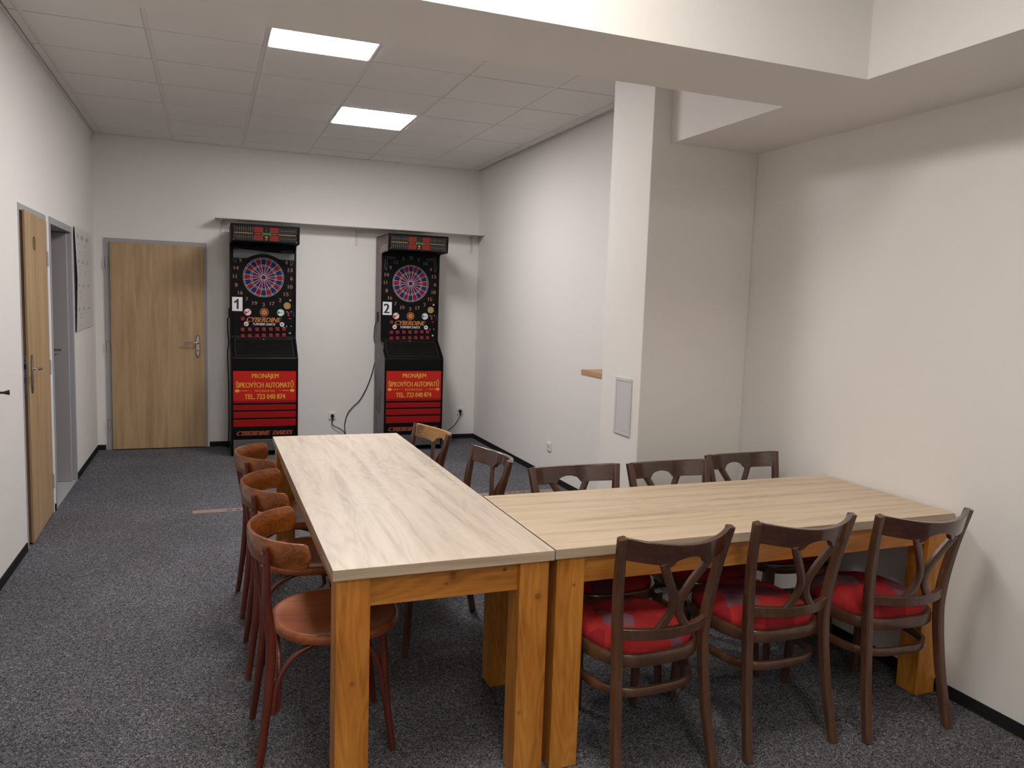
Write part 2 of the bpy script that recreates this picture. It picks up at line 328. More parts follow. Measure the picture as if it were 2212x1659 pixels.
def spline(pts, n=8):
    """Catmull-Rom through 3D points"""
    P = [Vector(p) for p in pts]; P = [2*P[0]-P[1]]+P+[2*P[-1]-P[-2]]; out = []
    for i in range(1, len(P)-2):
        for k in range(n):
            t = k/n; a, b, c, d = P[i-1:i+3]
            out.append(0.5*((2*b)+(c-a)*t+(2*a-5*b+4*c-d)*t*t+(3*b-a-3*c+d)*t**3))
    out.append(P[-2]); return out

# ------------------------------------------------------------------ the setting
struct(MB().box(L-0.2, R+0.2, YB-0.2, D+0.2, -0.12, 0, M['carpet']).build('floor'))
TH = 2.0    # top of the door openings in the left wall
A0, A1, B0, B1 = 5.165, 5.985, 6.085, 6.965
wl = MB()
for y0, y1, z0, z1 in ((YB, A0, 0, H+0.1), (A1, B0, 0, H+0.1), (B1, D, 0, H+0.1), (A0, A1, TH, H+0.1), (B0, B1, TH, H+0.1)):
    wl.box(L-0.15, L, y0, y1, z0, z1, M['wall'])
struct(wl.build('wall_left'))
struct(MB().box(L-0.15, R+0.15, D, D+0.15, 0, H+0.1, M['wall']).build('wall_back'))
struct(MB().box(R, R+0.15, YB, D, 0, H+0.1, M['wall']).build('wall_right'))
struct(MB().box(L-0.15, R+0.15, YB-0.15, YB, 0, H+0.1, M['wall']).build('wall_front'))
# wall stub (pillar) running out from the right wall
struct(MB().box(CX, R, DW, CFAR, 0, H, M['rough_wall']).build('wall_pillar', bevel=0.004))
# dropped plaster soffit: cross beam and side band along the right wall
struct(MB().box(L, S, BN, BF, HS, H+0.05, M['wall']).box(S, R, YB, DW, HS, H+0.05, M['wall']).build('ceiling_soffit'))
# suspended ceiling: backing, tiles and T-bars
GX, GY, PX, PY = -0.308, 4.90, 0.618, 0.605
cl = MB(); cl.box(L, R, YB, D, H+0.02, H+0.1, M['dark_gap'])
xs = [L+0.012, GX-PX] + [GX+PX*i for i in range(0, 5)] + [GX+PX*5-0.012]
xs = [L+0.022, -0.915] + [GX+PX*i for i in range(0, 5)] + [2.665, R-0.022]
ys = [YB] + [GY+PY*i for i in range(-13, 6)] + [D-0.018]
LIGHTS = {(0.31, 4.295): 'hall', (0.928, 6.11): 'hall', (0.31, 1.27): 'near', (0.31, -0.545): 'near', (1.546, 4.295-0.605*8): 'none', (-0.308, -2.36): 'near'}
def lit(x, y): return any(abs(x-a) < 0.05 and abs(y-b) < 0.05 and k != 'none' for (a, b), k in LIGHTS.items())
for i in range(len(xs)-1):
    for j in range(len(ys)-1):
        x0, x1, y0, y1 = xs[i], xs[i+1], ys[j], ys[j+1]
        if lit(x0, y0): continue
        if y1-y0 < 0.02: continue
        g = 0.013 if i > 0 else 0.006
        dz = random.uniform(0, 0.0015); e = random.uniform(0.006, 0.011)
        cl.box(x0+g, x1-0.013, y0+0.0015, y1-e, H-0.001-dz, H+0.02, M['tile'])
for x in xs[1:-1]: cl.box(x-0.012, x+0.012, YB, D, H+0.0005, H+0.01, M['tbar'])
cl.box(L, L+0.022, YB, D, H-0.010, H+0.01, M['tbar']); cl.box(R-0.022, R, CFAR, D, H-0.010, H+0.01, M['tbar']); cl.box(L, R, D-0.02, D, H-0.003, H+0.01, M['tbar'])
struct(cl.build('ceiling'))
# dark carpet edging at the foot of the walls
BH = 0.05
struct(MB().box(L, L+0.008, YB, A0-0.04, 0, BH, M['carpet_edge']).box(L, L+0.008, A1+0.04, B0-0.04, 0, BH, M['carpet_edge']).box(L, L+0.008, B1+0.04, D, 0, BH, M['carpet_edge']).build('baseboard_left'))
struct(MB().box(L, -0.93, D-0.008, D, 0, BH, M['carpet_edge']).box(0.0, R, D-0.008, D, 0, BH, M['carpet_edge']).build('baseboard_back'))
struct(MB().box(R-0.008, R, CFAR, D, 0, BH, M['carpet_edge']).box(R-0.008, R, YB, DW, 0, BH, M['carpet_edge']).build('baseboard_right'))
struct(MB().box(CX-0.008, CX, DW-0.008, CFAR+0.008, 0, BH, M['carpet_edge']).box(CX, R, DW-0.008, DW, 0, BH, M['carpet_edge']).box(CX, R, CFAR, CFAR+0.008, 0, BH, M['carpet_edge']).build('baseboard_pillar'))

# door handle set on a long plate; local: plate in the x-z plane facing -y, lever towards -x
def handle(parent, loc, rot, lever=-1):
    pts = []
    for i in range(24):
        t = 2*PI*i/24; pts.append((0.021*math.cos(t)*(1 if abs(math.sin(t)) < .8 else .95), 0.115*abs(math.sin(t))**0.45*(1 if math.sin(t) > 0 else -1)))
    b = MB().prism(pts, -0.008, 0.0, 1, M['steel_dark'])
    b.prism([(x*0.62, z*0.86) for x, z in pts], -0.011, -0.007, 1, M['steel'])
    b.prism([(0.0045*math.cos(i*PI/4), -0.045+0.011*math.sin(i*PI/4)) for i in range(8)], -0.012, -0.010, 1, M['ink'])
    h = b.build('handle_plate', parent, smooth=30, fix=True, loc=loc, rot=rot)
    p = spline([(0, -0.008, 0.032), (0, -0.045, 0.032), (lever*0.03, -0.055, 0.034), (lever*0.08, -0.052, 0.037), (lever*0.125, -0.048, 0.036)], 5)
    n = len(p)
    MB().sweep(p, [lerp(0.010, 0.006, i/(n-1)) for i in range(n)], [lerp(0.010, 0.006, i/(n-1)) for i in range(n)], M['steel'], upv=(0.01, 0.02, 1), sec='round').build('lever', h, smooth=60, fix=True)
    return h
def hinges(parent, locs, rot=(0, 0, 0)):
    for l in locs:
        b = MB().sweep([(0, 0, -0.045), (0, 0, 0.045)], 0.009, 0.009, M['frame_grey'], upv=(0, 1, 0), sec='round')
        b.sweep([(0, 0, 0.045), (0, 0, 0.052)], 0.006, 0.006, M['steel'], upv=(0, 1, 0), sec='round')
        b.build('hinge', parent, smooth=60, fix=True, loc=l, rot=rot)

# door_1: oak door in the back wall
d1 = thing('door_1', 'closed oak door with grey frame in the back wall', None, (-0.465, D, 0), kind='structure')
b = MB()
for x0, x1, z0, z1 in ((-0.449, -0.405, 0, 2.022), (0.405, 0.449, 0, 2.022), (-0.405, 0.405, 1.978, 2.022)): b.box(x0, x1, -0.016, 0.02, z0, z1, M['frame_grey'])
b.build('door_frame', d1, bevel=0.003)
MB().box(-0.402, 0.425, -0.040, -0.002, 0.008, 1.985, M['door_oak']).build('door_leaf', d1, bevel=0.003)
handle(d1, (0.362, -0.040, 1.015), (0, 0, 0), -1)
hinges(d1, [(-0.432, -0.030, 1.79), (-0.432, -0.030, 1.0), (-0.432, -0.030, 0.25)])

# door_2: oak toilet door in the left wall, left ajar
d2 = thing('door_2', 'oak door standing slightly ajar in the left wall', None, (L, 0, 0), kind='structure')
b = MB()
for y0, y1, z0, z1 in ((A0-0.012, A0+0.020, 0, TH+0.008), (A1-0.022, A1+0.004, 0, TH-0.03), (A0+0.020, A1-0.04, TH-0.030, TH+0.008)): b.box(-0.13, 0.002, y0, y1, z0, z1, M['frame_grey'])
b.build('door_frame', d2, bevel=0.002)
ang = math.radians(1.25)
lf = MB().box(-0.002, 0.012, -0.005, 0.708, 0.010, 1.976, M['door_oak'])     # face board, origin at the hinge
lf.box(-0.032, -0.002, 0.0, 0.704, 0.010, 1.972, M['door_edge'])
leaf2 = lf.build('door_leaf', d2, bevel=0.002, loc=(-0.011, A1-0.030, 0), rot=(0, 0, PI+ang))
for o_ in (leaf2,):   # rotate so that +y of the leaf runs towards the viewer and its face looks into the room
    o_.scale = (-1, 1, 1)
hn = handle(leaf2, (0.012, 0.640, 1.02), (0, 0, PI/2), 1)
lk = MB().box(-0.026, 0.006, 0.7035, 0.7095, 0.90, 1.135, M['steel']).box(-0.020, -0.002, 0.7085, 0.7102, 1.055, 1.085, M['ink']).box(-0.018, -0.006, 0.7085, 0.7102, 0.975, 1.0, M['steel_dark']).box(-0.018, -0.006, 0.7085, 0.7102, 1.10, 1.112, M['steel_dark'])
lk.build('lock_plate', leaf2)
sg = MB().disc((0.0135, 0.43, 1.80), 0.042, M['ink'], u=(0, 1, 0), v=(0, 0, 1), rin=0.033); sg.quad((0.0135, 0.43, 1.80), 0.010, 0.045, M['ink'], u=(0, 1, 0))
sg.build('toilet_sign', leaf2)
hinges(d2, [(0.004, A1-0.016, 1.72), (0.004, A1-0.016, 1.0), (0.004, A1-0.016, 0.22)])
# door_3: open doorway with a grey door inside the little lobby behind it
d3 = thing('door_3', 'open doorway with grey steel frame in the left wall', None, (L, 0, 0), kind='structure')
b = MB()
for y0, y1, z0, z1 in ((B0-0.012, B0+0.008, 0, TH+0.012), (B1-0.035, B1+0.02, 0, TH+0.012), (B0+0.008, B1-0.035, TH-0.035, TH+0.012)): b.box(-0.15, 0.008, y0, y1, z0, z1, M['frame_grey'])
b.build('door_frame', d3, bevel=0.002)
MB().box(-0.17, 0.004, B0+0.035, B1-0.035, 0.0, 0.012, M['threshold']).build('threshold', d3, bevel=0.003)
lob = MB(); X0 = L-1.2
lob.box(X0-0.05, X0, B0-0.45, B1+0.1, 0, 2.3, M['leaf_grey']).box(X0, L-0.15, B1-0.02, B1+0.05, 0, 2.3, M['leaf_grey']).box(X0, L-0.15, B0-0.5, B0-0.45, 0, 2.3, M['leaf_grey']).box(X0, L-0.15, B0-0.45, B1, 2.25, 2.3, M['leaf_grey']).box(X0, L-0.15, B0-0.45, B1, -0.05, 0.0, M['carpet'])
struct(lob.build('wall_lobby'))
d4 = thing('door_4', 'grey door seen through the open doorway', None, (L-0.02, B1-0.037, 0), kind='structure')
MB().box(-1.0, 0.0, -0.035, -0.001, 0.014, 1.96, M['leaf_grey']).build('door_leaf', d4, bevel=0.003)
p = spline([(-0.15, -0.030, 1.06), (-0.15, -0.075, 1.06), (-0.13, -0.085, 1.06), (-0.045, -0.08, 1.06)], 4)
MB().sweep(p, 0.008, 0.008, M['steel'], sec='round').build('door_handle', d4, smooth=60, fix=True)
# lobby behind door_2 so that the gap is dark
struct(MB().box(L-0.9, L-0.87, A0-0.1, A1+0.0, 0, 2.3, M['leaf_grey']).box(L-0.9, L-0.15, A0-0.13, A0-0.1, 0, 2.3, M['leaf_grey']).box(L-0.9, L-0.15, A0-0.1, A1-0.4, 2.25, 2.3, M['leaf_grey']).box(L-0.9, L-0.15, A0-0.1, B0-0.5, -0.05, 0, M['carpet']).build('wall_closet'))

# ------------------------------------------------------------------ ceiling lights
def ceiling_light(x, y, kind, label):
    t = thing('ceiling_light', label, 'ceiling light', (x+PX/2, y+PY/2, H), group='square LED panels in the ceiling grid')
    w2, h2 = PX/2-0.013, PY/2-0.003
    b = MB()
    for x0, x1, y0, y1 in ((-w2, w2, -h2, -h2+0.014), (-w2, w2, h2-0.014, h2), (-w2, -w2+0.014, -h2+0.014, h2-0.014), (w2-0.014, w2, -h2+0.014, h2-0.014)): b.box(x0, x1, y0, y1, -0.004, 0.018, M['white_plastic'])
    b.build('light_frame', t)
    pts = []
    for cx, cy, a in ((1, 1, 0), (-1, 1, 90), (-1, -1, 180), (1, -1, 270)):
        for k in range(5):
            q = math.radians(a+k*22.5); pts.append((cx*(w2-0.010-0.012)+0.012*math.cos(q), cy*(h2-0.010-0.012)+0.012*math.sin(q)))
    MB().prism(pts, -0.006, 0.0, 2, M['led_hall' if kind == 'hall' else 'led_near']).build('diffuser', t)
LT = {(0.31, 4.295): 'square glowing ceiling panel beside the plaster beam, the larger of two in view',
      (0.928, 6.11): 'square glowing ceiling panel deeper in the room, nearer the dart machines',
      (0.31, 1.27): 'square glowing ceiling panel in the recess on the near side of the beam',
      (0.31, -0.545): 'unseen square ceiling panel above the viewer, added to even the light',  # out of view, added behind the camera to even out the room light
      (-0.308, -2.36): 'unseen square ceiling panel at the near end, added to even the light'}  # second added panel out of view, also there for evenness
for (x, y), k in LIGHTS.items():
    if k != 'none': ceiling_light(x, y, k, LT[(x, y)])

# ------------------------------------------------------------------ tables
def table(label, loc, rz, LX, WY, top, kn_apron, legs):
    """long axis = local x; origin at centre on the floor"""
    t = thing('dining_table', label, 'table', loc, rz, 'oak topped pine tables')
    zt = 0.757; tt = 0.033
    b = MB().box(-LX/2, LX/2, -WY/2, WY/2, zt-tt, zt, M['oak_edge'])
    b.m[1] = b.mi(top); b.m[3] = b.m[5] = b.mi(M['oak_end'])
    b.build('tabletop', t, bevel=0.0015)
    lw = 0.10
    for i, (sx, sy) in enumerate(((-1, -1), (1, -1), (1, 1), (-1, 1))):
        cx, cy = sx*(LX/2-lw/2-0.012), sy*(WY/2-lw/2-0.012)
        MB().box(-lw/2, lw/2, -lw/2, lw/2, 0, zt-tt, legs[i]).build('leg', t, bevel=0.004, loc=(cx, cy, 0))
    az0, az1 = 0.628, zt-tt
    x1, y1 = LX/2-lw-0.012, WY/2-lw-0.012
    for sy in (-1, 1):
        o = MB().box(-x1, x1, -0.014, 0.014, az0, az1, M['pine_x']).build('apron', t, bevel=0.002, loc=(0, sy*(WY/2-0.045), 0))
    for sx in (-1, 1):
        o = MB().box(-0.014, 0.014, -y1, y1, az0, az1, kn_apron if sx == -1 else M['pine_y']).build('apron', t, bevel=0.002, loc=(sx*(LX/2-0.045), 0, 0))
    return t
M['pine_x'] = pinem('pine_long_apron', 0, [(-0.76, -0.014, 0.69, 0.012)])
M['pine_y'] = pinem('pine_short_apron', 1, None)
M['pine_yk'] = pinem('pine_knotty_apron', 1, [(-0.014, -0.02, 0.695, 0.020), (-0.014, 0.0, 0.672, 0.006), (-0.014, -0.19, 0.698, 0.008)])
M['pine_l1'] = pinem('pine_leg_one_knot', 2, [(-0.05, 0.0, 0.402, 0.010), (-0.05, -0.046, 0.50, 0.004)])
M['pine_l2'] = pinem('pine_leg_two_knots', 2, [(-0.05, -0.012, 0.607, 0.015), (-0.05, 0.036, 0.224, 0.010)])
M['pine_l3'] = pinem('pine_leg_top_knot', 2, [(0.012, -0.05, 0.63, 0.008)])
M['pine_l0'] = pinem('pine_leg_plain', 2, None)
AX0, AX1, AY0, AY1 = 0.325, 1.021, 2.18, 4.43
# table A: local x -> world +y (rotate +90): local (-x) end is nearest; local y -> world -x
table('long pale oak table reaching towards the dart machines, cherry chairs on its left', ((AX0+AX1)/2, (AY0+AY1)/2, 0), PI/2, AY1-AY0, AX1-AX0, M['oak_top'], M['pine_yk'],
      [M['pine_l2'], M['pine_l0'], M['pine_l0'], M['pine_l1']])
BX0, BX1, BY0, BY1 = 1.027, 2.781, 2.185, 2.895
table('pale oak table set crosswise with its end against the right wall', ((BX0+BX1)/2, (BY0+BY1)/2, 0), 0, BX1-BX0, BY1-BY0, M['oak_tan'], M['pine_y'],
      [M['pine_l3'], M['pine_l0'], M['pine_l0'], M['pine_l0']])

# ------------------------------------------------------------------ dark chairs with crossed back (local: front = +y)
def seat_outline(k=1.0, n=48, cy=0.232):
    pts = []
    for i in range(n):
        t = 2*PI*i/n; c, s_ = math.cos(t), math.sin(t)
        ex, ey = (0.72, 0.78) if s_ > 0 else (0.60, 0.62)
        x = 0.197*math.copysign(abs(c)**ex, c); y = 0.205*math.copysign(abs(s_)**ey, s_)
        x *= 1+0.06*(y/0.205)
        pts.append((x*k, cy+y*k))
    return pts
def upright_path(s_):
    return spline([(s_*0.190, -0.028, 0), (s_*0.177, 0.012, 0.20), (s_*0.169, 0.036, 0.40), (s_*0.173, 0.038, 0.52), (s_*0.189, 0.018, 0.68), (s_*0.207, -0.018, 0.8385)], 6)
def back_y(z):   # y of the uprights at height z
    P = upright_path(1)
    for a, b_ in zip(P, P[1:]):
        if a.z <= z <= b_.z: return lerp(a.y, b_.y, (z-a.z)/(b_.z-a.z))
    return P[-1].y
def rail(mat, z_top, z_bot, bulge, half, arch, thick=0.011, n=32, lean=0.0):
    b = MB(); vs = []
    for i in range(n+1):
        u = -1+2*i/n; x = u*half
        zt = z_top(u); zb = z_bot(u)
        for z in (zb, zt):
            yy = back_y(min(z, 0.838)) - bulge*(1-u*u)
            for d in (-thick, thick): vs.append((x, yy+d, z))
    fs = []
    for i in range(n):
        a = i*4; c = a+4
        fs += [(a, c, c+2, a+2), (a+1, a+3, c+3, c+1), (a+2, c+2, c+3, a+3), (a, a+1, c+1, c)]
    fs += [(0, 2, 3, 1), (n*4, n*4+1, n*4+3, n*4+2)]
    return b.add(vs, fs, mat)
def arch_bot(u):
    a = abs(u)
    if a < 0.34: return 0.776+0.020*math.cos(a/0.34*PI/2)-0.018*max(0, (a-0.24)/0.10)
    if a < 0.48: return 0.758+0.010*(a-0.34)/0.14
    return 0.768
def dark_chair(loc, rz, label, group):
    t = thing('dining_chair', label, 'chair', loc, rz, group)
    for s_ in (-1, 1):
        p = upright_path(s_); n = len(p)
        b = MB().sweep(p, 0.0145, [lerp(0.015, 0.019, min(1, q.z/0.4)) if q.z < 0.5 else lerp(0.019, 0.013, (q.z-0.5)/0.34) for q in p], M['walnut'], upv=(0, 1, 0))
        b.build('leg', t, smooth=35, fix=True, bevel=0.0015)
    for s_ in (-1, 1):
        p = spline([(s_*0.170, 0.415, 0.41), (s_*0.176, 0.425, 0.2), (s_*0.182, 0.44, 0)], 4)
        MB().sweep(p, [lerp(0.017, 0.012, i/(len(p)-1)) for i in range(len(p))], [lerp(0.017, 0.012, i/(len(p)-1)) for i in range(len(p))], M['walnut'], upv=(0, 1, 0)).build('leg', t, smooth=35, fix=True)
    rail(M['walnut_rail'], lambda u: 0.840-0.016*(1-u*u), lambda u: arch_bot(u)-0.014*(1-u*u), 0.080, 0.198, True).build('top_rail', t, smooth=30, fix=True, bevel=0.0025)
    rail(M['walnut'], lambda u: 0.528, lambda u: 0.492, 0.052, 0.172, False).build('lower_rail', t, smooth=30, fix=True, bevel=0.002)
    for s_ in (-1, 1):
        zz = [0.764, 0.712, 0.665, 0.620, 0.580, 0.548, 0.520]
        xx = [0.088, 0.058, 0.031, 0.0140, 0.0165, 0.034, 0.056]
        p = [(s_*x, back_y(z)-lerp(0.048, 0.070, (z-0.52)/0.25), z) for x, z in zip(xx, zz)]
        MB().sweep(spline(p, 4), 0.0135, 0.0085, M['walnut'], upv=(0, 1, 0)).build('back_splat', t, smooth=35, fix=True)
    ring = [(x, y, 0.410) for x, y in seat_outline(1.0)]
    MB().sweep(ring, 0.011, 0.021, M['walnut'], closed=True).build('seat_frame', t, smooth=40, fix=True)
    pad = MB(); vs = []; N_ = 48
    lv = [(0.90, 0.400), (0.955, 0.428), (0.975, 0.440), (0.95, 0.457), (0.86, 0.470), (0.6, 0.478), (0.3, 0.481)]
    for k, z in lv: vs += [(x, y, z) for x, y in seat_outline(k, N_)]
    vs.append((0, 0.232, 0.482)); fs = [tuple(range(N_))[::-1]]
    for r_ in range(len(lv)-1):
        for i in range(N_): fs.append((r_*N_+i, r_*N_+(i+1) % N_, (r_+1)*N_+(i+1) % N_, (r_+1)*N_+i))
    o_ = (len(lv)-1)*N_
    for i in range(N_): fs.append((o_+i, o_+(i+1) % N_, len(vs)-1))
    pad.add(vs, fs, M['fabric']).build('seat_cushion', t, smooth=60, fix=True)
    hoop = [(x, y, 0.300) for x, y in seat_outline(0.965)]
    MB().sweep(hoop, 0.009, 0.0145, M['walnut'], closed=True).build('stretcher_hoop', t, smooth=40, fix=True)
    return t
gn = 'dark chairs with crossed backs'
proto = dark_chair((1.367, 2.035, 0), math.radians(3.5), 'dark brown chair with red patchwork seat nearest the joint between the two tables', gn)
dup(proto, (1.895, 2.060, 0), math.radians(1), 'middle dark brown chair of the three in front of the crosswise table')
dup(proto, (2.392, 2.012, 0), math.radians(-2), 'dark brown chair in front of the crosswise table, closest to the right wall')
dup(proto, (1.485, 2.985, 0), PI+math.radians(1), 'dark chair behind the crosswise table, nearest the long table')
dup(proto, (1.962, 2.985, 0), PI+math.radians(1), 'dark chair behind the crosswise table, middle of the three there')
dup(proto, (2.444, 3.080, 0), PI+math.radians(2), 'dark chair behind the crosswise table, in the corner by the right wall')
dup(proto, (1.205, 3.355, 0), PI/2+math.radians(4), 'dark chair at the right side of the long table with glossy reddish rail')
worn = dup(proto, (1.115, 4.060, 0), PI/2+math.radians(10), 'dark chair at the far right of the long table, varnish rubbed off its top rail')
for c in worn.children:
    if c.name.startswith('top_rail'):
        c.data = c.data.copy(); c.data.materials[0] = M['worn_rail']; c['label'] = 'top rail worn to bare tan wood'

# ------------------------------------------------------------------ cherry bentwood chairs (local: front = +y)
def band_pt(s_, out=0.0):
    t = s_*math.radians(80); a, b_ = 0.240+out, 0.205+out
    return a*math.sin(t), -0.030+0.205-b_*math.cos(t)
def cherry_chair(loc, rz, label, group):
    t = thing('bentwood_chair', label, 'chair', loc, rz, group)
    n = 64; vs = []; ZC, HH = 0.724, 0.043
    rows = 8
    for i in range(n+1):
        s_ = -1+2*i/n; a = abs(s_); h = HH*max(0.0, 1-((a-0.90)/0.10)**2.6)**0.45 if a > 0.90 else HH
        h = max(h, 0.004)
        for k in range(rows):
            q = 2*PI*k/rows + PI/8
            dz = h*max(-1, min(1, 1.25*math.sin(q))); dr = 0.010*max(-1, min(1, 1.3*math.cos(q)))
            x, y = band_pt(s_, dr+dz*0.10); vs.append((x, y, ZC+dz+0.004*(1-s_*s_)))
    fs = []
    for i in range(n):
        for k in range(rows): fs.append((i*rows+k, i*rows+(k+1) % rows, (i+1)*rows+(k+1) % rows, (i+1)*rows+k))
    fs += [tuple(range(rows))[::-1], tuple(n*rows+k for k in range(rows))]
    MB().add(vs, fs, M['cherry']).build('backrest', t, smooth=50, fix=True)
    for s_ in (-1, 1):
        x0, y0 = band_pt(s_*0.52, 0.020)
        p = spline([(s_*0.182, -0.015, 0), (s_*0.172, 0.012, 0.22), (s_*0.165, 0.025, 0.42), (s_*0.168, 0.012, 0.56), (x0, y0+0.004, 0.68), (x0, y0, 0.748)], 6)
        g = MB().sweep(p, [lerp(0.012, 0.017, min(1, q.z/0.4)) if q.z < 0.5 else lerp(0.017, 0.012, (q.z-0.5)/0.25) for q in p], [lerp(0.012, 0.017, min(1, q.z/0.4)) if q.z < 0.5 else lerp(0.017, 0.011, (q.z-0.5)/0.25) for q in p], M['cherry_leg'], upv=(0, 1, 0), sec='round')
        lg = g.build('leg', t, smooth=50, fix=True)
        d = Vector((x0, y0-0.17, 0)).normalized()
        for z in (0.735, 0.695):
            c = Vector((x0, y0, z))+d*0.0125; uu = Vector((-d.y, d.x, 0))
            MB().sweep([c-d*0.004, c+d*0.003], 0.0055, 0.0055, M['steel_dark'], sec='round').build('screw', lg, smooth=50, fix=True)
    for s_ in (-1, 1):
        p = [(s_*0.140, 0.385, 0.43), (s_*0.150, 0.400, 0.2), (s_*0.165, 0.425, 0)]
        MB().sweep(spline(p, 4), [lerp(0.017, 0.011, i/8) for i in range(9)], [lerp(0.017, 0.011, i/8) for i in range(9)], M['cherry_leg'], upv=(0, 1, 0), sec='round').build('leg', t, smooth=50, fix=True)
    for q in (-0.24, 0, 0.24):
        x, y = band_pt(q, -0.002); xb = q*0.36
        MB().sweep(spline([(x, y, 0.70), (lerp(x, xb, .5), lerp(y, 0.02, 0.4), 0.58), (xb, 0.022, 0.44)], 5), 0.010, 0.0045, M['cherry_leg'], upv=(0, 1, 0)).build('back_slat', t, smooth=40, fix=True)
    # round plywood seat, raised rim and shallow dish
    vs = []; N_ = 44; cy = 0.252
    lv = [(0.190, 0.418), (0.210, 0.420), (0.215, 0.432), (0.214, 0.446), (0.207, 0.452), (0.196, 0.451), (0.182, 0.447), (0.12, 0.443)]
    def so(r_): return [(r_*1.02*math.copysign(abs(math.cos(2*PI*i/N_))**0.9, math.cos(2*PI*i/N_)), cy+r_*math.copysign(abs(math.sin(2*PI*i/N_))**0.9, math.sin(2*PI*i/N_))) for i in range(N_)]
    for r_, z in lv: vs += [(x, y, z) for x, y in so(r_)]
    vs.append((0, cy, 0.442)); fs = [tuple(range(N_))[::-1]]
    for r_ in range(len(lv)-1):
        for i in range(N_): fs.append((r_*N_+i, r_*N_+(i+1) % N_, (r_+1)*N_+(i+1) % N_, (r_+1)*N_+i))
    o_ = (len(lv)-1)*N_
    for i in range(N_): fs.append((o_+i, o_+(i+1) % N_, len(vs)-1))
    MB().add(vs, fs, M['cherry_seat']).build('seat', t, smooth=50, fix=True)
    for s_ in (-1, 1):     # bent braces: from each rear leg up under the seat and down to the front leg
        p = spline([(s_*0.178, 0.030, 0.20), (s_*0.176, 0.045, 0.30), (s_*0.170, 0.09, 0.375), (s_*0.162, 0.16, 0.408), (s_*0.160, 0.215, 0.413), (s_*0.160, 0.27, 0.408), (s_*0.158, 0.335, 0.375), (s_*0.156, 0.375, 0.30), (s_*0.160, 0.392, 0.20)], 5)
        MB().sweep(p, 0.009, 0.009, M['cherry_leg'], upv=(1, 0, 0), sec='round').build('brace', t, smooth=60, fix=True)
    p = spline([(-0.160, 0.045, 0.20), (-0.155, 0.050, 0.30), (-0.115, 0.052, 0.375), (0, 0.052, 0.410), (0.115, 0.052, 0.375), (0.155, 0.050, 0.30), (0.160, 0.045, 0.20)], 5)
    MB().sweep(p, 0.009, 0.009, M['cherry_leg'], upv=(0, 1, 0), sec='round').build('brace', t, smooth=60, fix=True)
    return t
gc = 'cherry bentwood chairs along the left side'
pc = cherry_chair((0.153, 2.645, 0), -PI/2, 'cherry-stained bentwood chair nearest the viewer at the long table', gc)
dup(pc, (0.155, 3.315, 0), -PI/2+math.radians(-1), 'middle cherry-stained bentwood chair of the three along the long table')
dup(pc, (0.150, 3.955, 0), -PI/2+math.radians(1), 'cherry-stained bentwood chair farthest along the long table, nearest the dart machines')

